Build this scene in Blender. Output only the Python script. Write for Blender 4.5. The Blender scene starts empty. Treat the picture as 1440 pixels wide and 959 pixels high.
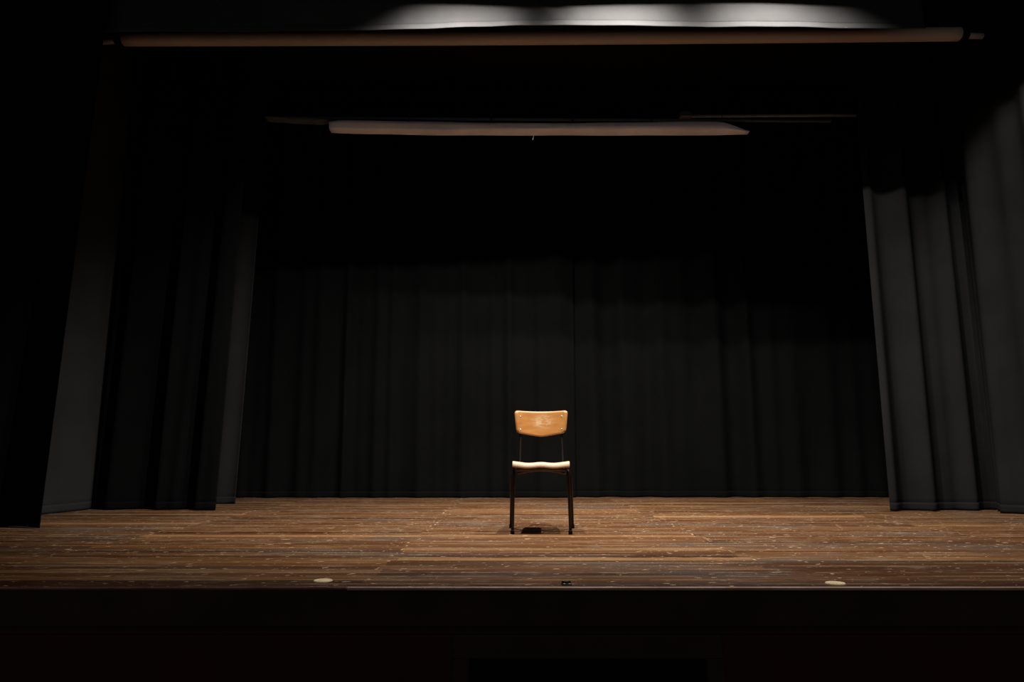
import bpy, bmesh, math, random
from mathutils import Vector, Matrix

# ------------------------------------------------------------------ camera, world, light, exposure
scn = bpy.context.scene
COL = scn.collection
F_PX, W_PX, H_PX = 987.0, 1440.0, 959.0
PITCH = math.atan(160.0 / F_PX)
CAM_Z = 0.49
cam_d = bpy.data.cameras.new('camera')
cam_d.sensor_width = 36.0
cam_d.lens = F_PX / W_PX * 36.0
cam_d.clip_start = 0.05
cam_d.clip_end = 100
cam = bpy.data.objects.new('camera', cam_d)
COL.objects.link(cam)
cam.location = (0, 0, CAM_Z)
cam.rotation_euler = (math.pi / 2 + PITCH, 0, 0)
scn.camera = cam

world = bpy.data.worlds.new('world')
scn.world = world
world.use_nodes = True
bg = world.node_tree.nodes['Background']
bg.inputs[0].default_value = (1.0, 0.97, 0.96, 1)
bg.inputs[1].default_value = 0.062

vs = scn.view_settings
vs.view_transform = 'Standard'
vs.look = 'None'
vs.gamma = 1.0
vs.exposure = 0.0
vs.use_curve_mapping = False
scn.cycles.use_denoising = True
scn.cycles.max_bounces = 8
scn.cycles.diffuse_bounces = 5

# x, y, z, power share, downward tilt, half angle, pan to the right, blend
LAMPS = [(-0.43, 4.2, 3.985, 1.0, 56, 63, 7, 1.0), (0.86, 4.2, 4.11, 1.0, 58, 63, -4, 1.0), (2.02, 4.2, 4.20, 0.9, 60, 61, -10, 1.0),
         (3.35, 4.2, 4.30, 0.30, 46, 31, 50, 0.5), (0.36, 4.2, 4.16, 0.80, 61, 25, 2, 1.0)]  # both lamps added: one lifts the right side curtain, one the boards behind the chair
LAMP_W = 720.0
for (lx, ly, lz, k, tilt, half, pan, blend) in LAMPS:
    ld = bpy.data.lights.new('stage_spot', 'SPOT')
    ld.energy = LAMP_W * k
    ld.color = (1.0, 0.955, 0.91)
    ld.spot_size = math.radians(2 * half)
    ld.spot_blend = blend
    ld.shadow_soft_size = 0.014
    lo = bpy.data.objects.new('stage_spot', ld)
    COL.objects.link(lo)
    lo.location = (lx, ly, lz)
    tl, pn = math.radians(tilt), math.radians(pan)
    d = Vector((math.sin(pn) * math.cos(tl), math.cos(pn) * math.cos(tl), -math.sin(tl)))
    lo.rotation_euler = d.to_track_quat('-Z', 'Y').to_euler()


# ------------------------------------------------------------------ picture to place
def ray(px, py):
    a = (px - W_PX / 2) / F_PX
    b = (H_PX / 2 - py) / F_PX
    c, s = math.cos(PITCH), math.sin(PITCH)
    return Vector((a, c - b * s, s + b * c))


def on_floor(px, py, z=0.0):
    r = ray(px, py)
    t = (z - CAM_Z) / r.z
    return Vector((r.x * t, r.y * t, z))


def at_y(px, py, Y):
    r = ray(px, py)
    t = Y / r.y
    return Vector((r.x * t, Y, CAM_Z + r.z * t))


# ------------------------------------------------------------------ materials
def new_mat(name):
    m = bpy.data.materials.new(name)
    m.use_nodes = True
    nt = m.node_tree
    b = nt.nodes['Principled BSDF']
    return m, nt, b


class G:
    """tiny node graph helper"""
    def __init__(self, nt):
        self.nt = nt

    def n(self, t, **kw):
        x = self.nt.nodes.new(t)
        for k, v in kw.items():
            setattr(x, k, v)
        return x

    def link(self, a, b):
        self.nt.links.new(a, b)

    def put(self, sock, v):
        if isinstance(v, (int, float)):
            sock.default_value = v
        elif isinstance(v, tuple):
            sock.default_value = v if len(v) == len(sock.default_value) else tuple(v) + (1,)
        else:
            self.link(v, sock)

    def math(self, op, a, b=0.0, c=0.0, clamp=False):
        x = self.n('ShaderNodeMath', operation=op)
        x.use_clamp = clamp
        self.put(x.inputs[0], a)
        self.put(x.inputs[1], b)
        self.put(x.inputs[2], c)
        return x.outputs[0]

    def mapr(self, v, a, b, c=0.0, d=1.0):
        x = self.n('ShaderNodeMapRange')
        x.clamp = True
        x.interpolation_type = 'SMOOTHSTEP'
        self.put(x.inputs[0], v)
        for i, q in enumerate((a, b, c, d)):
            x.inputs[i + 1].default_value = q
        return x.outputs[0]

    def mix(self, f, a, b, blend='MIX'):
        x = self.n('ShaderNodeMix', data_type='RGBA', blend_type=blend)
        self.put(x.inputs[0], f)
        self.put(x.inputs[6], a)
        self.put(x.inputs[7], b)
        return x.outputs[2]

    def vec(self, x, y, z=0.0):
        c = self.n('ShaderNodeCombineXYZ')
        self.put(c.inputs[0], x)
        self.put(c.inputs[1], y)
        self.put(c.inputs[2], z)
        return c.outputs[0]

    def noise(self, v, scale=1.0, detail=2.0, rough=0.5):
        x = self.n('ShaderNodeTexNoise')
        self.put(x.inputs['Vector'], v)
        x.inputs['Scale'].default_value = scale
        x.inputs['Detail'].default_value = detail
        x.inputs['Roughness'].default_value = rough
        return x.outputs[0]

    def white(self, v):
        x = self.n('ShaderNodeTexWhiteNoise', noise_dimensions='3D')
        self.put(x.inputs['Vector'], v)
        return x

    def ramp(self, v, stops):
        x = self.n('ShaderNodeValToRGB')
        e = x.color_ramp.elements
        while len(e) < len(stops):
            e.new(0.5)
        for i, (p, c) in enumerate(stops):
            e[i].position = p
            e[i].color = (c[0], c[1], c[2], 1)
        self.put(x.inputs[0], v)
        return x.outputs[0]

    def xyz(self, kind='Object'):
        t = self.n('ShaderNodeTexCoord')
        s = self.n('ShaderNodeSeparateXYZ')
        self.link(t.outputs[kind], s.inputs[0])
        return t.outputs[kind], s.outputs[0], s.outputs[1], s.outputs[2]

    def bump(self, h, strength, dist, bsdf):
        x = self.n('ShaderNodeBump')
        x.inputs['Strength'].default_value = strength
        x.inputs['Distance'].default_value = dist
        self.put(x.inputs['Height'], h)
        self.link(x.outputs[0], bsdf.inputs['Normal'])


def simple(name, col, rough=0.5, metal=0.0, spec=0.5, grain=0.12, scale=40.0):
    m, nt, b = new_mat(name)
    g = G(nt)
    co, x, y, z = g.xyz()
    nz = g.noise(co, scale, 3)
    f = g.mapr(nz, 0.25, 0.75, 1 - grain, 1 + grain)
    c = g.mix(1.0, tuple(col), g.vec(f, f, f), 'MULTIPLY')
    g.link(c, b.inputs['Base Color'])
    b.inputs['Roughness'].default_value = rough
    b.inputs['Metallic'].default_value = metal
    b.inputs['Specular IOR Level'].default_value = spec
    return m


def cloth(name, col, spec=0.05):
    m, nt, b = new_mat(name)
    g = G(nt)
    co, x, y, z = g.xyz()
    nz = g.noise(co, 1.6, 4, 0.6)
    wv = g.noise(co, 420, 1)
    f = g.mapr(nz, 0.3, 0.7, 0.85, 1.12)
    f = g.math('MULTIPLY', f, g.mapr(wv, 0.3, 0.7, 0.9, 1.1))
    c = g.mix(1.0, tuple(col), g.vec(f, f, f), 'MULTIPLY')
    g.link(c, b.inputs['Base Color'])
    b.inputs['Roughness'].default_value = 1.0
    b.inputs['Specular IOR Level'].default_value = spec
    g.bump(wv, 0.25, 0.001, b)
    return m


def floor_mat():
    m, nt, b = new_mat('worn stage boards')
    g = G(nt)
    co, x, y, z = g.xyz()
    BW = 0.088
    yy = g.math('DIVIDE', g.math('ADD', y, 0.012), BW)
    row = g.math('FLOOR', yy)
    fr = g.math('FRACT', yy)
    wr = g.white(g.vec(row, 3.3, 1.0)).outputs[0]
    jx = g.math('ADD', x, g.math('MULTIPLY_ADD', wr, 0.06, 0.565 + 1.69 * 4 - 0.03))
    bx = g.math('DIVIDE', jx, 1.69)
    colm = g.math('FLOOR', bx)
    fx = g.math('FRACT', bx)
    wn = g.white(g.vec(row, colm, 7.0))
    wv = wn.outputs[0]
    # board colour
    base = g.ramp(wv, [(0.0, (0.062, 0.026, 0.011)), (0.3, (0.135, 0.056, 0.020)), (0.55, (0.185, 0.088, 0.034)),
                       (0.8, (0.085, 0.046, 0.024)), (0.9, (0.20, 0.098, 0.038)), (1.0, (0.36, 0.205, 0.090))])
    # long grain streaks
    gr = g.noise(g.vec(g.math('MULTIPLY', x, 1.6), g.math('MULTIPLY', y, 120.0), row), 1.0, 4, 0.65)
    gf = g.mapr(gr, 0.25, 0.75, 0.36, 1.18)
    base = g.mix(1.0, base, g.vec(gf, g.math('MULTIPLY', gf, 0.88), g.math('MULTIPLY', gf, 0.75)), 'MULTIPLY')
    # greyed worn areas
    wo = g.noise(g.vec(g.math('MULTIPLY', x, 0.9), g.math('MULTIPLY', y, 3.4), 4.0), 1.0, 5, 0.6)
    base = g.mix(g.mapr(wo, 0.5, 0.68, 0.0, 0.75), base, (0.055, 0.041, 0.030))
    # dark red varnish left at the front edge
    base = g.mix(g.mapr(y, 2.90, 2.80, 0.0, 0.75), base, (0.058, 0.020, 0.011))
    # scuffed pale patches
    sc = g.noise(g.vec(g.math('MULTIPLY', x, 3.0), g.math('MULTIPLY', y, 7.0), 9.0), 1.0, 6, 0.7)
    base = g.mix(g.mapr(sc, 0.57, 0.67, 0.0, 0.5), base, (0.24, 0.18, 0.125))
    # pale splinter scratches along the boards
    s1 = g.noise(g.vec(g.math('MULTIPLY', x, 1.5), g.math('MULTIPLY', y, 140.0), 2.0), 1.0, 3, 0.6)
    s1m = g.mapr(s1, 0.63, 0.68)
    gate = g.mapr(g.noise(g.vec(g.math('MULTIPLY', x, 2.2), g.math('MULTIPLY', y, 3.0), 5.5), 1.0, 3), 0.45, 0.6)
    s2 = g.noise(g.vec(g.math('MULTIPLY', x, 24.0), g.math('MULTIPLY', y, 60.0), 8.0), 1.0, 2, 0.6)
    s2m = g.math('MULTIPLY', g.mapr(s2, 0.67, 0.74), g.mapr(g.noise(g.vec(g.math('MULTIPLY', x, 3.0), g.math('MULTIPLY', y, 6.0), 15.0), 1.0, 3), 0.42, 0.58))
    s3 = g.noise(g.vec(g.math('MULTIPLY_ADD', y, 7.0, g.math('MULTIPLY', x, 16.0)),
                       g.math('MULTIPLY_ADD', x, -9.0, g.math('MULTIPLY', y, 30.0)), 12.0), 1.0, 2, 0.5)
    s3m = g.math('MULTIPLY', g.mapr(s3, 0.665, 0.70), 0.8)
    s4 = g.noise(g.vec(g.math('MULTIPLY', x, 55.0), g.math('MULTIPLY', y, 75.0), 21.0), 1.0, 2, 0.5)
    s2m = g.math('MAXIMUM', s2m, g.math('MULTIPLY', g.mapr(s4, 0.70, 0.74), 0.9))
    scr = g.math('MAXIMUM', g.math('MULTIPLY', s1m, gate), g.math('MAXIMUM', s2m, s3m))
    # seams between boards: dark groove, chipped pale arris beside it
    seam = g.math('MAXIMUM', g.mapr(fr, 0.055, 0.0), g.mapr(fr, 0.955, 1.0))
    arn = g.noise(g.vec(g.math('MULTIPLY', x, 1.7), g.math('MULTIPLY', row, 3.17), 1.0), 1.0, 5, 0.65)
    arris = g.math('MULTIPLY', g.math('MULTIPLY', g.mapr(fr, 0.055, 0.08), g.mapr(fr, 0.17, 0.11)), g.mapr(arn, 0.45, 0.56))
    # butt joints
    jn = g.noise(g.vec(g.math('MULTIPLY', x, 30.0), g.math('MULTIPLY', y, 16.0), 1.0), 1.0, 3)
    joint = g.math('MULTIPLY', g.math('MAXIMUM', g.mapr(fx, 0.006, 0.002), g.mapr(fx, 0.994, 0.998)), g.math('MULTIPLY', g.mapr(jn, 0.54, 0.64), 0.7))
    pale = g.math('MAXIMUM', scr, g.math('MAXIMUM', g.math('MULTIPLY', arris, 0.9), joint), clamp=True)
    c = g.mix(g.math('MULTIPLY', pale, 0.85), base, (0.60, 0.42, 0.235))
    c = g.mix(g.math('MULTIPLY', seam, 0.85), c, (0.018, 0.009, 0.005))
    g.link(c, b.inputs['Base Color'])
    ro = g.mapr(wo, 0.35, 0.7, 0.34, 0.62)
    g.link(g.math('ADD', ro, g.math('MULTIPLY', pale, 0.2)), b.inputs['Roughness'])
    b.inputs['Specular IOR Level'].default_value = 0.35
    cup = g.math('MULTIPLY', g.white(g.vec(row, colm, 2.0)).outputs[0], 0.5)
    h = g.math('SUBTRACT', g.math('ADD', g.math('MULTIPLY', gr, 0.4), cup), g.math('MULTIPLY', seam, 1.0))
    g.bump(h, 0.5, 0.002, b)
    return m


def wood_mat(name, c1, c2, worn, axis_scale=(6, 60, 60), worn_at=None, rough=0.38):
    m, nt, b = new_mat(name)
    g = G(nt)
    co, x, y, z = g.xyz()
    gr = g.noise(g.vec(g.math('MULTIPLY', x, axis_scale[0]), g.math('MULTIPLY', y, axis_scale[1]),
                       g.math('MULTIPLY', z, axis_scale[2])), 1.0, 4, 0.6)
    c = g.mix(g.mapr(gr, 0.3, 0.7), tuple(c1), tuple(c2))
    if worn_at is not None:
        wx, wz, rx, rz = worn_at
        dx = g.math('DIVIDE', g.math('SUBTRACT', x, wx), rx)
        dz = g.math('DIVIDE', g.math('SUBTRACT', z, wz), rz)
        r = g.math('SQRT', g.math('ADD', g.math('MULTIPLY', dx, dx), g.math('MULTIPLY', dz, dz)))
        n2 = g.noise(g.vec(g.math('MULTIPLY', x, 22), 0.0, g.math('MULTIPLY', z, 60)), 1.0, 4, 0.7)
        k = g.math('MULTIPLY', g.mapr(r, 1.0, 0.3), g.mapr(n2, 0.38, 0.62))
        c = g.mix(g.math('MULTIPLY', k, 0.75), c, tuple(worn))
    g.link(c, b.inputs['Base Color'])
    b.inputs['Roughness'].default_value = rough
    b.inputs['Specular IOR Level'].default_value = 0.4
    return m


M_FLOOR = floor_mat()
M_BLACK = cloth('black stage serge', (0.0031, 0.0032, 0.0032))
M_BLACK_SIDE = cloth('charcoal side serge', (0.0125, 0.0125, 0.0124))
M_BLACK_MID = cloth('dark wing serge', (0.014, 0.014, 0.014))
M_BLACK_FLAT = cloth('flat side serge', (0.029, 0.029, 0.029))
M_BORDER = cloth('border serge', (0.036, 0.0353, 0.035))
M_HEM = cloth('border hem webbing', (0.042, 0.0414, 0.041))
M_WALL = simple('matt black paint', (0.012, 0.012, 0.012), 0.9, spec=0.1)
M_FASCIA = simple('dark red brown stain', (0.048, 0.010, 0.006), 0.6, spec=0.2, scale=6)
M_FASCIA2 = simple('dark brown stain', (0.042, 0.026, 0.012), 0.6, spec=0.2, scale=6)
M_HATCH = simple('hatch black', (0.006, 0.006, 0.006), 0.9, spec=0.1)
M_EDGE = wood_mat('worn edge timber', (0.16, 0.075, 0.04), (0.32, 0.18, 0.11), (0.3, 0.2, 0.1), (5, 40, 40))
M_EDGE2 = wood_mat('worn edge timber with painted highlight', (0.40, 0.24, 0.17), (0.66, 0.46, 0.36), (0.3, 0.2, 0.1), (5, 40, 40))  # lighter than the left strip: the edge highlight is put into the colour
M_ROLL = wood_mat('brown kraft roll', (0.44, 0.34, 0.27), (0.52, 0.41, 0.325), (0.4, 0.3, 0.2), (0.8, 6, 6), rough=0.6)
M_PIPE = simple('dull grey pipe', (0.13, 0.135, 0.14), 0.4, 0.0)
M_PIPE_END = simple('grey tube end', (0.30, 0.27, 0.26), 0.4)
M_DPIPE = simple('dark painted pipe', (0.10, 0.10, 0.10), 0.4, 0.3)
M_SCREEN = cloth('pale pink white cloth', (0.86, 0.84, 0.88), 0.2)
M_TIE = simple('black tie tape', (0.008, 0.008, 0.008), 0.8)
M_LINT = simple('white thread', (0.75, 0.72, 0.68), 0.9)
M_GREYCLOTH = cloth('grey gauze', (0.075, 0.085, 0.085))
M_PLATE = simple('pale brass wood plug', (0.86, 0.68, 0.40), 0.55, spec=0.3, grain=0.2, scale=90)
M_DARKMETAL = simple('blackened metal', (0.012, 0.012, 0.010), 0.45, 0.6)
M_BACK = wood_mat('honey beech ply', (0.30, 0.122, 0.029), (0.37, 0.164, 0.042), (0.47, 0.33, 0.19), (3, 40, 40),
                  worn_at=(0.01, 0.72, 0.10, 0.065))
M_SEAT = wood_mat('pale beech ply', (0.62, 0.40, 0.23), (0.70, 0.47, 0.29), (0.7, 0.5, 0.3), (60, 6, 60))
M_TUBE = simple('dark brown lacquered tube', (0.0065, 0.004, 0.003), 0.36, 0.0, 0.25)
M_BAR = simple('worn brown bar', (0.11, 0.062, 0.045), 0.4, 0.0, 0.5)
M_RUBBER = simple('black rubber', (0.006, 0.005, 0.004), 0.9, spec=0.1)
M_SCREW = simple('bright nickel screw', (0.8, 0.76, 0.7), 0.25, 1.0)
M_LAMP = simple('black lamp enamel', (0.01, 0.01, 0.01), 0.6)


# ------------------------------------------------------------------ mesh helpers
def obj(name, bm, mat, parent=None, smooth=False, loc=None):
    me = bpy.data.meshes.new(name)
    bmesh.ops.recalc_face_normals(bm, faces=bm.faces)
    bm.to_mesh(me)
    bm.free()
    me.materials.append(mat)
    if smooth:
        for p in me.polygons:
            p.use_smooth = True
    o = bpy.data.objects.new(name, me)
    COL.objects.link(o)
    if parent is not None:
        o.parent = parent
    if loc is not None:
        o.location = loc
    return o


def tag(o, label, cat, group=None):
    o['label'] = label
    o['category'] = cat
    if group:
        o['group'] = group
    return o


def thing(name, label, cat, loc=(0, 0, 0), rotz=0.0, group=None):
    o = bpy.data.objects.new(name, None)
    o.empty_display_size = 0.1
    COL.objects.link(o)
    o.location = loc
    o.rotation_euler = (0, 0, rotz)
    return tag(o, label, cat, group)


def struct(name, bm, mat):
    o = obj(name, bm, mat)
    o['kind'] = 'structure'
    return o


def box(bm, x0, x1, y0, y1, z0, z1, bevel=0.0):
    r = bmesh.ops.create_cube(bm, size=1.0)
    vs_ = r['verts']
    for v in vs_:
        v.co = Vector(((x0 + x1) / 2 + v.co.x * (x1 - x0), (y0 + y1) / 2 + v.co.y * (y1 - y0),
                       (z0 + z1) / 2 + v.co.z * (z1 - z0)))
    if bevel > 0:
        es = list({e for v in vs_ for e in v.link_edges})
        bmesh.ops.bevel(bm, geom=es, offset=bevel, segments=2, affect='EDGES', profile=0.5)


def smooth_path(pts, rad=0.05, n=6):
    """polyline with rounded corners"""
    pts = [Vector(p) for p in pts]
    out = [pts[0]]
    for i in range(1, len(pts) - 1):
        a, b_, c = pts[i - 1], pts[i], pts[i + 1]
        d1, d2 = (a - b_), (c - b_)
        r = min(rad, d1.length * 0.45, d2.length * 0.45)
        p1, p2 = b_ + d1.normalized() * r, b_ + d2.normalized() * r
        for k in range(n + 1):
            t = k / n
            out.append(p1 * (1 - t) ** 2 + b_ * 2 * t * (1 - t) + p2 * t * t)
    out.append(pts[-1])
    return out


def tube(bm, pts, r, seg=12, cap=True):
    pts = [Vector(p) for p in pts]
    rings = []
    up = None
    for i, p in enumerate(pts):
        if i == 0:
            t = pts[1] - pts[0]
        elif i == len(pts) - 1:
            t = pts[-1] - pts[-2]
        else:
            t = (pts[i + 1] - p).normalized() + (p - pts[i - 1]).normalized()
        t.normalize()
        if up is None:
            up = t.orthogonal().normalized()
        up = (up - t * up.dot(t)).normalized()
        sd = t.cross(up)
        rr = r[i] if isinstance(r, (list, tuple)) else r
        rings.append([bm.verts.new(p + (up * math.cos(2 * math.pi * k / seg) + sd * math.sin(2 * math.pi * k / seg)) * rr)
                      for k in range(seg)])
    for i in range(len(rings) - 1):
        for k in range(seg):
            bm.faces.new((rings[i][k], rings[i][(k + 1) % seg], rings[i + 1][(k + 1) % seg], rings[i + 1][k]))
    if cap:
        bm.faces.new(rings[0][::-1])
        bm.faces.new(rings[-1])


def grid(bm, fn, nu, nv):
    vv = [[bm.verts.new(fn(i / nu, j / nv)) for i in range(nu + 1)] for j in range(nv + 1)]
    for j in range(nv):
        for i in range(nu):
            bm.faces.new((vv[j][i], vv[j][i + 1], vv[j + 1][i + 1], vv[j + 1][i]))


def solid(o, th, offset=0.0):
    md = o.modifiers.new('thickness', 'SOLIDIFY')
    md.thickness = th
    md.offset = offset
    return o


# ------------------------------------------------------------------ the setting
FRONT_Y = on_floor(720, 826.5).y
SX0, SX1, BACK_Y, TOP_Z = -5.2, 5.6, 8.9, 5.4
bm = bmesh.new()
box(bm, SX0, SX1, FRONT_Y + 0.0205, BACK_Y, -0.05, 0.0)
struct('floor', bm, M_FLOOR)
# worn front edge strips: the right run stands a little proud, its edge highlight painted in
xj = on_floor(488, 826).x
bm = bmesh.new()
box(bm, SX0, xj, FRONT_Y + 0.012, FRONT_Y + 0.02, -0.010, 0.0, 0.003)
struct('trim_1', bm, M_EDGE)
bm = bmesh.new()
box(bm, xj, SX1, FRONT_Y, FRONT_Y + 0.02, -0.010, 0.001, 0.003)
struct('trim_2', bm, M_EDGE2)
# fascia: upper rail, recessed groove, lower panels with a dark hatch
FY = FRONT_Y + 0.021
zg1 = at_y(720, 880, FY).z
zg2 = at_y(720, 893, FY).z
zh = at_y(720, 927, FY).z
hx0, hx1 = at_y(659, 940, FY).x, at_y(995, 940, FY).x
bm = bmesh.new()
box(bm, SX0, SX1, FRONT_Y + 0.013, FRONT_Y + 0.0195, zg1, -0.0105, 0.002)
box(bm, SX0, SX1, FY + 0.015, FY + 0.03, zg2, -0.051)
struct('wall_front', bm, M_FASCIA2)
bm = bmesh.new()
box(bm, hx0 - 0.06, hx1 + 0.06, FY, FY + 0.03, zh, zg2, 0.004)
box(bm, hx0 - 0.06, hx0, FY, FY + 0.03, -1.05, zh)
box(bm, hx1, hx1 + 0.06, FY, FY + 0.03, -1.05, zh)
struct('trim_3', bm, M_FASCIA2)
bm = bmesh.new()
for a, b_ in ((SX0, -2.0), (-1.99, hx0 - 0.06), (hx1 + 0.06, 2.0), (2.01, SX1)):
    box(bm, a, b_, FY, FY + 0.03, -1.05, zg2, 0.004)
struct('trim_4', bm, M_FASCIA)
bm = bmesh.new()
box(bm, hx0 - 0.05, hx1 + 0.05, FY + 0.031, FY + 0.05, -1.05, zh + 0.03)
struct('door_1', bm, M_HATCH)
bm = bmesh.new()
box(bm, SX0, SX1, -3.0, FY + 0.1, -1.1, -1.05)
struct('floor_auditorium', bm, M_FASCIA2)
bm = bmesh.new()
box(bm, SX0, SX1, BACK_Y, BACK_Y + 0.1, -0.05, TOP_Z)
struct('wall_back', bm, M_WALL)
bm = bmesh.new()
box(bm, SX0 - 0.1, SX0, FRONT_Y + 0.02, BACK_Y + 0.1, -0.05, TOP_Z)
struct('wall_left', bm, M_WALL)
bm = bmesh.new()
box(bm, SX1, SX1 + 0.1, FRONT_Y + 0.02, BACK_Y + 0.1, -0.05, TOP_Z)
struct('wall_right', bm, M_WALL)
bm = bmesh.new()
box(bm, SX0 - 0.1, SX1 + 0.1, FRONT_Y + 0.02, BACK_Y + 0.1, TOP_Z, TOP_Z + 0.1)
struct('ceiling', bm, M_WALL)


# ------------------------------------------------------------------ drapes
def drape(label, path, z1, folds, seed, mat, cat='stage curtain', group=None, z0=0.005, sway=0.0, lean=0.0,
          hem_h=0.07, keys=None, cols_per_m=70):
    """hanging cloth along a plan path; folds = (shortest, longest period m, overall slope)"""
    rnd = random.Random(seed)
    P = [Vector((p[0], p[1], 0)) for p in path]
    L = [0.0]
    for i in range(1, len(P)):
        L.append(L[-1] + (P[i] - P[i - 1]).length)
    tot = L[-1]
    pmin, pmax, slope = folds
    ph = []
    for q_ in range(9):
        per = math.exp(rnd.uniform(math.log(pmin), math.log(pmax)))
        ph.append((2 * math.pi / per, per / 6.283 * rnd.uniform(0.5, 1.3) * slope / 3.0, rnd.uniform(0, 6.28), rnd.uniform(-sway, sway), rnd.uniform(0.6, 1.4)))

    def pos(s, z):
        i = 0
        while i < len(L) - 2 and s > L[i + 1]:
            i += 1
        t = (s - L[i]) / (L[i + 1] - L[i])
        p = P[i].lerp(P[i + 1], t)
        d = (P[i + 1] - P[i]).normalized()
        n = Vector((d.y, -d.x, 0))
        q = z / z1
        o = 0.0
        tang = 0.0
        for k, w, p0, sw, fz in ph:
            a = k * s + p0 + sw * math.sin(fz * 2.2 * q + p0) + 0.35 * math.sin(0.7 * k * s / 2.3 + p0 * 2)
            o += w * math.sin(a)
            tang += w * 0.35 * math.cos(a)
        flare = 0.75 + 0.25 * (1 - q)
        v = p + n * o * flare + d * tang * 0.5
        v.x += lean * q
        v.z = z
        return v
    nu = max(30, int(tot * cols_per_m))
    root = thing('stage_curtain', label, cat, tuple(pos(tot / 2, 0.0)), 0, group)
    base = Vector(root.location)
    base.z = 0
    root.location = base
    bm = bmesh.new()
    grid(bm, lambda u, v: pos(u * tot, z0 + (z1 - z0) * v) - base, nu, 46)
    solid(obj('drape', bm, mat, root, True), 0.003)
    bm = bmesh.new()
    grid(bm, lambda u, v: pos(u * tot, z0 - 0.002 + hem_h * v) - base, nu, 3)
    solid(obj('hem', bm, mat, root, True), 0.0062)
    return root


def fp(px, py):
    p = on_floor(px, py)
    return (p.x, p.y)


BY = on_floor(720, 700).y
xs = at_y(808, 690, BY).x
FINE = (0.16, 1.3, 0.85)
drape('wide black backdrop curtain left of the centre split, behind the chair',
      [(-3.75, BY), (-1.5, BY + 0.02), (xs + 0.02, BY)], 4.9, FINE, 11, M_BLACK, sway=0.8)
drape('wide black backdrop curtain right of the centre split, running behind the right wing leg',
      [(xs - 0.03, BY + 0.12), (2.2, BY + 0.10), (4.6, BY + 0.08)], 4.9, FINE, 29, M_BLACK, sway=0.8)
# left wing
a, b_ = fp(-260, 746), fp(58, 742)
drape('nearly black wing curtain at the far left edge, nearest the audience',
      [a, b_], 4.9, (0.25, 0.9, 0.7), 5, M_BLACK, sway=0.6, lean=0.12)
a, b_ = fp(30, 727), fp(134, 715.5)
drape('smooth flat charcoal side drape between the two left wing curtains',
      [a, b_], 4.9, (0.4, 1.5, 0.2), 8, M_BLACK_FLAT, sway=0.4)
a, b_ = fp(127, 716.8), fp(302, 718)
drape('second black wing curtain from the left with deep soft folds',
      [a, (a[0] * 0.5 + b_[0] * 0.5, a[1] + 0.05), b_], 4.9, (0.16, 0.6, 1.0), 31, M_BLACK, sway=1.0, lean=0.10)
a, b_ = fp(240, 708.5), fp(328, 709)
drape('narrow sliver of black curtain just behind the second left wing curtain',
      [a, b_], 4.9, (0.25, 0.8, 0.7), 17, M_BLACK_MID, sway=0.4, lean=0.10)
# right wing
a, b_ = fp(1250, 718.5), fp(1400, 717)
drape('charcoal wing curtain on the right, its free inner edge catching light',
      [a, (a[0] * 0.5 + b_[0] * 0.5, a[1] + 0.03), (b_[0] + 0.15, b_[1])], 4.9, (0.17, 0.42, 0.95), 44, M_BLACK_SIDE, sway=0.5)
a, b_ = fp(1392, 719), fp(1428, 722.5)
drape('charcoal side curtain at the far right edge with broad slanting folds',
      [a, b_, (b_[0] + 0.16, b_[1] - 0.5), (b_[0] + 0.22, b_[1] - 1.3)], 4.9, (0.22, 0.6, 1.15), 57, M_BLACK_SIDE, sway=0.7)

# ------------------------------------------------------------------ border above, lit by the lamps
OY = 5.0
ctl = [(-400, 44), (300, 46), (440, 45.5), (500, 45), (600, 42.5), (680, 39.5), (740, 36.8), (775, 36.2), (830, 37), (900, 38.2), (1000, 40),
       (1100, 40.5), (1200, 41.5), (1900, 43)]


def lip(px):
    for (x0, y0), (x1, y1) in zip(ctl, ctl[1:]):
        if px <= x1:
            t = (px - x0) / (x1 - x0)
            t = t * t * (3 - 2 * t) * 0.5 + t * 0.5
            return y0 + (y1 - y0) * t
    return ctl[-1][1]


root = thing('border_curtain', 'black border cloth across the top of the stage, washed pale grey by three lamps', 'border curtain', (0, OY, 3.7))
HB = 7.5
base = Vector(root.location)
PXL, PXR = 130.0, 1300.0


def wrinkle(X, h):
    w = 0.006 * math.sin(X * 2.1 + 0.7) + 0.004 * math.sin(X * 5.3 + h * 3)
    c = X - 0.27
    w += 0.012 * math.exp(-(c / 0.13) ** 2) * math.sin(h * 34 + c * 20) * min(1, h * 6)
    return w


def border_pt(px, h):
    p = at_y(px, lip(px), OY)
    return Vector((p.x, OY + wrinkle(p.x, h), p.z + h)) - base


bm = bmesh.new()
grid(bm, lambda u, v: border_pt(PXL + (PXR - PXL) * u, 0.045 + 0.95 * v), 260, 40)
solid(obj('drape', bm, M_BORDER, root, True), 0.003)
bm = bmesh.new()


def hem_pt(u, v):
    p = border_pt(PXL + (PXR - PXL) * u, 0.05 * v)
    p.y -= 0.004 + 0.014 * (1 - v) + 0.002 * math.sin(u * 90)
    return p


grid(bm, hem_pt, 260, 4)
solid(obj('hem', bm, M_HEM, root, True), 0.006)

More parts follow.
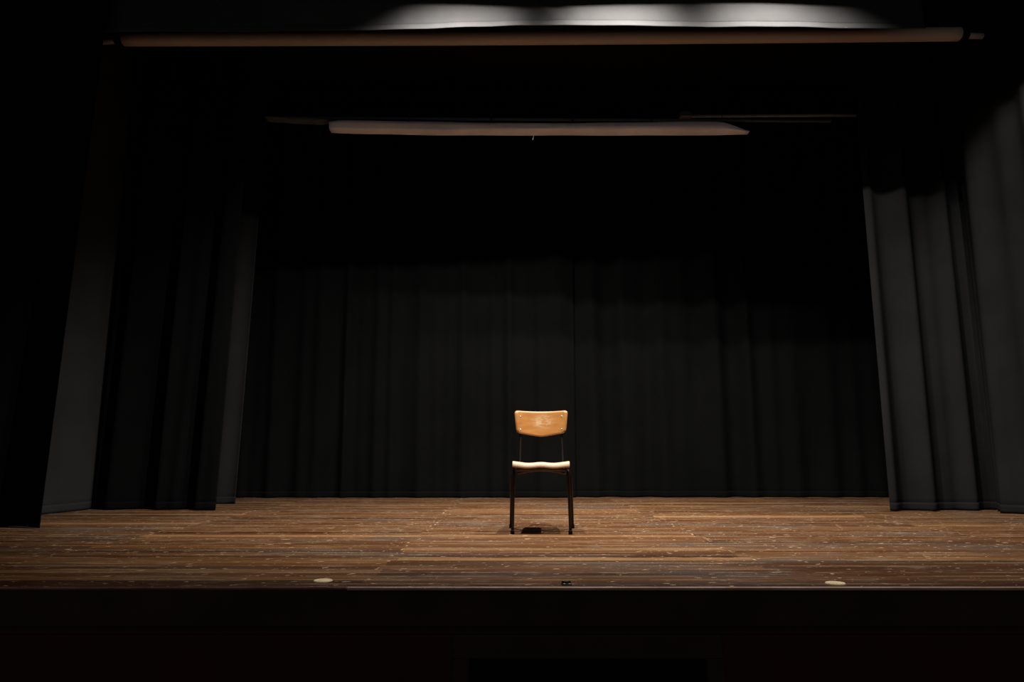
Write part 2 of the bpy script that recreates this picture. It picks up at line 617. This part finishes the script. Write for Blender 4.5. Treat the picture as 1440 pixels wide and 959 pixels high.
# lamps on a bar in front of the border (each a hood with an open underside); the last two are added fill
for i, (lx, ly, lz, k, tilt, half, pan, blend) in enumerate(LAMPS):
    t = thing('stage_lamp', ['black stage lamp over the left pool of light on the border',
                             'black stage lamp over the middle pool of light on the border',
                             'black stage lamp over the right pool of light on the border',
                             'added unseen black lamp brightening the far right side curtain',
                             'added unseen black lamp brightening the boards just behind the chair'][i], 'stage lamp', (lx, ly, lz + 0.14))
    bm = bmesh.new()
    box(bm, -0.13, 0.13, -0.16, 0.10, -0.06, 0.06, 0.02)
    box(bm, -0.13, 0.13, 0.092, 0.10, -0.134 - (lz - 3.955) * 0.125, -0.05)
    obj('housing', bm, M_LAMP, t)
    bm = bmesh.new()
    dz = max(0.0, lz - 3.955)
    z0_, z1_ = -0.14 - dz * 0.125 + 0.006, -0.14 - dz * 0.425
    tw = math.radians((-1.2, 1.0, -1.0, 0, 0)[i])
    box(bm, -0.30, 0.30, 0.0, 1.0, 0.0, 0.003)
    for v in bm.verts:
        f = v.co.y
        v.co.y = 0.10 + 0.24 * f
        v.co.z += z0_ + (z1_ - z0_) * f + v.co.x * math.tan(tw) * f
    obj('barn_door', bm, M_LAMP, t)
    for sx in ((-1, 1), (-1, 1), (-1,), (), ())[i]:
        bm = bmesh.new()
        xw = sx * (0.040 if i else 0.043)
        box(bm, xw - 0.001, xw + 0.001, 0.015, 0.062, -0.168 if (i, sx) != (0, -1) else -0.157, -0.05)
        obj('barn_door', bm, M_LAMP, t)
    if i == 3:
        t.rotation_euler = (0, 0, -math.radians(pan))
    bm = bmesh.new()
    tube(bm, smooth_path([(-0.15, 0, 0), (-0.15, 0, 4.54 - lz - 0.14), (0.15, 0, 4.54 - lz - 0.14), (0.15, 0, 0)], 0.03), 0.008, 8)
    obj('yoke', bm, M_LAMP, t)
bm = bmesh.new()
tube(bm, [(SX0, 4.2, 4.573), (SX1, 4.2, 4.573)], 0.024, 14)
tag(obj('lamp_bar', bm, M_DPIPE), 'dark pipe above the stage lamps, wall to wall', 'pipe')

# ------------------------------------------------------------------ long brown roll under the border
RY = 5.32
pa, pb = at_y(173, 57.2, RY), at_y(1350, 50.0, RY)
ea, eb = at_y(141, 58.6, RY), at_y(1382, 51.0, RY)
t = thing('rolled_backdrop', 'long brown rolled backdrop on a pipe, hanging just under the pale border', 'rolled backdrop', tuple((pa + pb) / 2))
base = Vector(t.location)
bm = bmesh.new()
n = 60
us = [0.0, 0.0012] + [i / n for i in range(1, n)] + [0.9988, 1.0]
tube(bm, [pa.lerp(pb, u) - base + Vector((0, 0, 0.012 - 0.010 * math.sin(math.pi * u))) for u in us],
     [0.047] + [0.055] * (len(us) - 2) + [0.047], 28)
obj('roll', bm, M_ROLL, t, True)
for s, (p, e) in ((0, (pa, ea)), (1, (pb, eb))):
    bm = bmesh.new()
    d = (e - p)
    tube(bm, [p - base - d * 0.2, p - base + d * 0.35], 0.030, 18)
    obj('collar', bm, M_DARKMETAL, t, True)
    bm = bmesh.new()
    tube(bm, [p - base, p - base + d * 0.98, p - base + d], [0.024, 0.024, 0.021], 18)
    obj('pipe_end', bm, M_PIPE_END, t, True)
for X in (-2.6, 0.2, 3.0):
    bm = bmesh.new()
    z = pa.lerp(pb, (X - pa.x) / (pb.x - pa.x)).z
    tube(bm, [(X, RY, z + 0.05), (X, RY, TOP_Z)], 0.003, 8)
    w = obj('hanging_wire', bm, M_TIE, t)
    w.location = -base

# ------------------------------------------------------------------ pale rolled cloth on a batten further back
QY = 6.25
la, lb = at_y(465, 178.0, QY), at_y(1052, 181.0, QY)
ctr = (la + lb) / 2
t = thing('rolled_screen', 'pale pinkish bundle of rolled cloth hung high in front of the backdrop', 'rolled screen', tuple(ctr))
bm = bmesh.new()
n, seg = 90, 20
rings = []
for i in range(n + 1):
    u = i / n
    c = la.lerp(lb, u) - ctr
    c.z += -0.018 * math.sin(math.pi * min(1, u * 1.15))
    hz = 0.050 + 0.004 * math.sin(u * 9) + 0.002 * math.sin(u * 31)
    hy = 0.075
    e = 1.0
    if u > 0.93:
        e = max(0.12, 1 - ((u - 0.93) / 0.07) ** 1.4)
    if u < 0.012:
        e = 0.9
    ring = []
    for k in range(seg):
        a = 2 * math.pi * k / seg
        ca, sa = math.cos(a), math.sin(a)
        yy = hy * math.copysign(abs(ca) ** 0.8, ca)
        zz = hz * math.copysign(abs(sa) ** 0.8, sa)
        fold = 0.010 * math.exp(-((sa + 0.05 + 0.3 * math.sin(u * 5 + 1)) / 0.16) ** 2) if ca < 0 else 0
        ring.append(bm.verts.new(c + Vector((0, yy * (0.4 + 0.6 * e) + fold, -hz * (1 - e) * 0.9 + zz * e))))
    rings.append(ring)
for i in range(n):
    for k in range(seg):
        bm.faces.new((rings[i][k], rings[i][(k + 1) % seg], rings[i + 1][(k + 1) % seg], rings[i + 1][k]))
bm.faces.new(rings[0][::-1])
bm.faces.new(rings[-1])
obj('cloth_roll', bm, M_SCREEN, t, True)
for px in (468, 577, 691, 804, 914):
    p = at_y(px, 174, QY) - ctr
    bm = bmesh.new()
    tube(bm, [(p.x, -0.083, p.z - 0.006), (p.x, -0.085, p.z + 0.03), (p.x, -0.06, p.z + 0.07), (p.x, 0.0, p.z + 0.085)], 0.0065, 8)
    r = bmesh.ops.create_icosphere(bm, subdivisions=2, radius=0.011)
    for v in r['verts']:
        v.co += Vector((p.x, -0.083, p.z - 0.008))
    obj('tie', bm, M_TIE, t, True)
# pipes it hangs from
pl, pr = at_y(380, 165.5, QY), at_y(1168, 170.5, QY)
t = thing('batten_pipe', 'thin grey batten pipe carrying the pale cloth bundle', 'pipe', tuple((pl + pr) / 2))
bm = bmesh.new()
tube(bm, [pl - t.location, pr - t.location], 0.013, 14)
obj('pipe', bm, M_PIPE, t, True)


def wires(t, xs_, zc):
    for X in xs_:
        bm = bmesh.new()
        tube(bm, [(X, t.location.y, zc), (X, t.location.y, TOP_Z)], 0.0025, 8)
        obj('hanging_wire', bm, M_TIE, t).location = -t.location


wires(t, (-1.2, 0.5, 2.0), t.location.z)
pl, pr = at_y(958, 163.5, QY + 0.35), at_y(1400, 160.5, QY + 0.35)
t = thing('batten_pipe', 'dim long pipe running from above the pale cloth bundle toward the right wing', 'pipe', tuple((pl + pr) / 2))
bm = bmesh.new()
tube(bm, [pl - t.location, pr - t.location], 0.016, 14)
obj('pipe', bm, M_PIPE, t, True)
bm = bmesh.new()
box(bm, -0.06, 0.06, -0.035, 0.03, -0.02, 0.045, 0.012)
obj('pipe_clamp', bm, M_DPIPE, t, False, pl - t.location + Vector((0.04, 0, 0)))
wires(t, (1.9, 3.9), t.location.z)
# grey cloth tail at the left end
ga, gb = at_y(374, 167, QY), at_y(464, 171, QY)
gc = (ga + gb) / 2
bm = bmesh.new()
n = 24
rings = []
for i in range(n + 1):
    u = i / n
    c = ga.lerp(gb, u) - gc
    hh = 0.006 + 0.030 * math.sin(math.pi * min(1, u * 0.9 + 0.02)) * (0.9 + 0.2 * math.sin(u * 17))
    rings.append([bm.verts.new(c + Vector((0, 0.05 * math.cos(a), hh * math.sin(a) + 0.005 * math.sin(u * 9 + a * 3))))
                  for a in [2 * math.pi * k / 12 for k in range(12)]])
for i in range(n):
    for k in range(12):
        bm.faces.new((rings[i][k], rings[i][(k + 1) % 12], rings[i + 1][(k + 1) % 12], rings[i + 1][k]))
bm.faces.new(rings[0][::-1])
bm.faces.new(rings[-1])
tag(obj('cloth_tail', bm, M_GREYCLOTH, None, True, gc), 'grey cloth tail tapering left from the pale cloth bundle', 'cloth')


# ------------------------------------------------------------------ loose threads
def thread(pxs, Y, label, r=0.0009):
    pts = [at_y(x, y, Y) for x, y in pxs]
    c = pts[0].copy()
    bm = bmesh.new()
    tube(bm, smooth_path([p - c for p in pts], 0.02, 4), r, 6)
    return tag(obj('thread', bm, M_LINT, None, True, c), label, 'thread')


thread([(737, 189), (745, 187), (748, 185.5), (751, 190), (749, 197)], QY - 0.076, 'curly pale thread dangling from the middle of the pale cloth bundle')

# ------------------------------------------------------------------ fittings in the floor
for (px, py, lab) in ((454, 816.7, 'pale round plug set in the boards left of the chair'),
                      (1175, 820.3, 'pale round plug set in the boards near the front right')):
    p = on_floor(px, py)
    t = bmesh.new()
    bmesh.ops.create_cone(t, cap_ends=True, segments=40, radius1=0.037, radius2=0.035, depth=0.003)
    for v in t.verts:
        v.co.z += 0.0015
        v.co.x *= 1.0 + 0.03 * math.sin(3 * math.atan2(v.co.y, v.co.x))
    tag(obj('floor_plug', t, M_PLATE, None, False, p), lab, 'floor plug')
p = on_floor(797, 821.8)
t = thing('floor_fitting', 'tiny black metal fitting let into the front board below the chair', 'floor fitting', tuple(p))
bm = bmesh.new()
box(bm, -0.020, 0.018, -0.022, 0.022, 0.0, 0.004, 0.0012)
obj('plate', bm, M_DARKMETAL, t)
bm = bmesh.new()
tube(bm, [(-0.018, 0.012, 0.006), (0.016, 0.012, 0.006)], 0.005, 10)
obj('barrel', bm, M_DARKMETAL, t, True)
for sx in (-0.010, 0.010):
    bm = bmesh.new()
    bmesh.ops.create_uvsphere(bm, u_segments=12, v_segments=6, radius=0.004)
    for v in bm.verts:
        v.co.z = v.co.z * 0.4 + 0.0042
        v.co.x += sx
        v.co.y -= 0.010
    obj('screw', bm, M_PLATE, t, True)

# ------------------------------------------------------------------ the chair
ff = (on_floor(720.6, 751.5) + on_floor(802.2, 751.5)) / 2
CH = thing('school_chair', 'wooden seat and back school chair with dark tube legs, alone at centre stage', 'chair', (ff.x, ff.y, 0), math.radians(-2.7))
def bend(x, z, off):
    # lean back, and wrap round the sitter
    y = 0.405 + (z - 0.5) * 0.16 + 0.045 * (1 - (x / 0.18) ** 2)
    return Vector((x, y - 0.018 + off, z))


# local frame: front feet at y=0, back toward +y
SZ = 0.443
HWF = (on_floor(802.2, 751.5).x - on_floor(720.6, 751.5).x) / 2
R = 0.0090
for s in (-1, 1):
    # front leg, side rail under the seat and back upright are one bent tube; split where they read apart
    bm = bmesh.new()
    tube(bm, smooth_path([(s * HWF, 0.0, 0.012), (s * (HWF - 0.010), 0.005, SZ - 0.052), (s * (HWF - 0.016), 0.055, SZ - 0.036)], 0.05), R, 14)
    leg = obj('leg', bm, M_TUBE, CH, True)
    bm = bmesh.new()
    tube(bm, [(s * HWF, 0, 0.0), (s * HWF, 0, 0.022), (s * HWF, 0, 0.028)], [0.0125, 0.0125, 0.0105], 14)
    obj('foot_cap', bm, M_RUBBER, leg, True)
for s in (-1, 1):
    bm = bmesh.new()
    tube(bm, smooth_path([(s * 0.209, 0.385, 0.012), (s * 0.196, 0.22, SZ - 0.075), (s * (HWF - 0.010), 0.17, SZ - 0.038)], 0.06), R, 14)
    leg = obj('leg', bm, M_TUBE, CH, True)
    bm = bmesh.new()
    tube(bm, [(s * 0.2094, 0.389, 0.0), (s * 0.209, 0.383, 0.024)], [0.0125, 0.0115], 14)
    obj('foot_cap', bm, M_RUBBER, leg, True)
    bm = bmesh.new()
    tube(bm, [(s * (HWF - 0.016), 0.05, SZ - 0.036), (s * (HWF - 0.022), 0.33, SZ - 0.052)], R, 14)
    obj('side_rail', bm, M_TUBE, CH, True)
    bm = bmesh.new()
    tube(bm, smooth_path([(s * (HWF - 0.022), 0.325, SZ - 0.052), (s * 0.148, 0.37, SZ - 0.05), (s * 0.1465, 0.408, SZ + 0.06), tuple(bend(s * 0.1435, 0.62, 0.0062 + R * 0.9)), tuple(bend(s * 0.1425, 0.762, 0.0062 + R * 0.9))], 0.05), R * 0.9, 14)
    obj('back_upright', bm, M_TUBE, CH, True)
# cross bars under the seat
bm = bmesh.new()
tube(bm, [(-HWF + 0.02, 0.06, SZ - 0.050), (HWF - 0.02, 0.06, SZ - 0.050)], 0.006, 10)
obj('cross_bar', bm, M_BAR, CH, True)
bm = bmesh.new()
tube(bm, [(-HWF + 0.02 + (2 * HWF - 0.04) * i / 16, 0.28, SZ - 0.078 + 0.022 * math.sin(math.pi * i / 16)) for i in range(17)], 0.007, 10)
obj('cross_bar', bm, M_BAR, CH, True)


# seat: moulded ply with rolled front, shallow leg dips and a raised middle
def seat_mid(u, v):
    x = (u - 0.5) * 2
    hw = 0.181 - 0.012 * v + 0.004 * math.sin(math.pi * v)
    # rounded corners in plan
    y = -0.030 + 0.395 * v
    edge = abs(x)
    if v > 0.85:
        hw *= 1 - 0.12 * ((v - 0.85) / 0.15) ** 2
    y += 0.012 * (edge ** 4) * (1 if v < 0.5 else -1) * (1 - min(1, abs(v - (0 if v < 0.5 else 1)) * 4))
    z = SZ
    z += 0.006 * edge ** 2.5 + 0.004 * math.exp(-(x / 0.22) ** 2) - 0.003 * math.exp(-((edge - 0.5) / 0.25) ** 2)
    z -= 0.030 * v - 0.010 * (v ** 3)
    z -= 0.012 * math.sin(math.pi * min(1, v * 1.1)) * (1 - edge ** 2)
    if v < 0.11:
        q = 1 - v / 0.11
        z -= 0.036 * q ** 1.8
        y += 0.016 * q ** 3
    return Vector((x * hw, y, z))


bm = bmesh.new()
grid(bm, seat_mid, 40, 48)
so = obj('seat', bm, M_SEAT, CH, True)
solid(so, 0.013, -0.2)
md = so.modifiers.new('round_edges', 'BEVEL')
md.width = 0.004
md.segments = 3
md.limit_method = 'ANGLE'
md.angle_limit = math.radians(40)


# backrest: outline with rounded corners and pointed-bow bottom edge, bent to the back
def back_outline():
    zt, zb = 0.797, 0.636
    wt, wb = 0.1855, 0.1745
    pts = []

    def corner(cx, cz, r, a0, a1, n=8):
        for k in range(n + 1):
            a = math.radians(a0 + (a1 - a0) * k / n)
            pts.append((cx + r * math.cos(a), cz + r * math.sin(a)))
    corner(wt - 0.020, zt - 0.020, 0.020, 0, 90)
    for k in range(1, 12):
        u = 1 - 2 * k / 12
        pts.append((u * (wt - 0.020), zt - 0.005 * (1 - u * u)))
    corner(-wt + 0.020, zt - 0.020, 0.020, 90, 180)
    corner(-wb + 0.032, zb + 0.032, 0.032, 188, 262)
    for k in range(1, 16):
        u = -1 + 2 * k / 16
        pts.append((u * (wb - 0.036), zb - 0.022 * (1 - abs(u) ** 1.35)))
    corner(wb - 0.032, zb + 0.032, 0.032, 278, 352)
    return pts


bm = bmesh.new()
ol = back_outline()
cx = 0.0
# fill as rings shrinking to the centre line so the bend is smooth
rings_f, rings_b = [], []
NR = 8
for j in range(NR + 1):
    k = 1 - j / NR * 0.97
    rf, rb = [], []
    for (x, z) in ol:
        xx, zz = x * k, 0.70 + (z - 0.70) * k
        rim = 0.0018 if j == 0 else 0.0
        rf.append(bm.verts.new(bend(xx, zz, -0.0055 + rim)))
        rb.append(bm.verts.new(bend(xx, zz, 0.0055 - rim)))
    rings_f.append(rf)
    rings_b.append(rb)
N = len(ol)
for j in range(NR):
    for i in range(N):
        i2 = (i + 1) % N
        bm.faces.new((rings_f[j][i], rings_f[j][i2], rings_f[j + 1][i2], rings_f[j + 1][i]))
        bm.faces.new((rings_b[j][i2], rings_b[j][i], rings_b[j + 1][i], rings_b[j + 1][i2]))
bm.faces.new(rings_f[NR])
bm.faces.new(rings_b[NR][::-1])
for i in range(N):
    i2 = (i + 1) % N
    bm.faces.new((rings_f[0][i2], rings_f[0][i], rings_b[0][i], rings_b[0][i2]))
bk = obj('backrest', bm, M_BACK, CH, True)
for (sx, sz) in ((-0.1455, 0.756), (0.1455, 0.756), (-0.1445, 0.664), (0.1445, 0.666)):
    bm = bmesh.new()
    bmesh.ops.create_uvsphere(bm, u_segments=16, v_segments=8, radius=0.0062)
    p = bend(sx, sz, -0.0055)
    for v in bm.verts:
        v.co = Vector((v.co.x, v.co.y * 0.5, v.co.z)) + p
    obj('screw', bm, M_SCREW, bk, True)
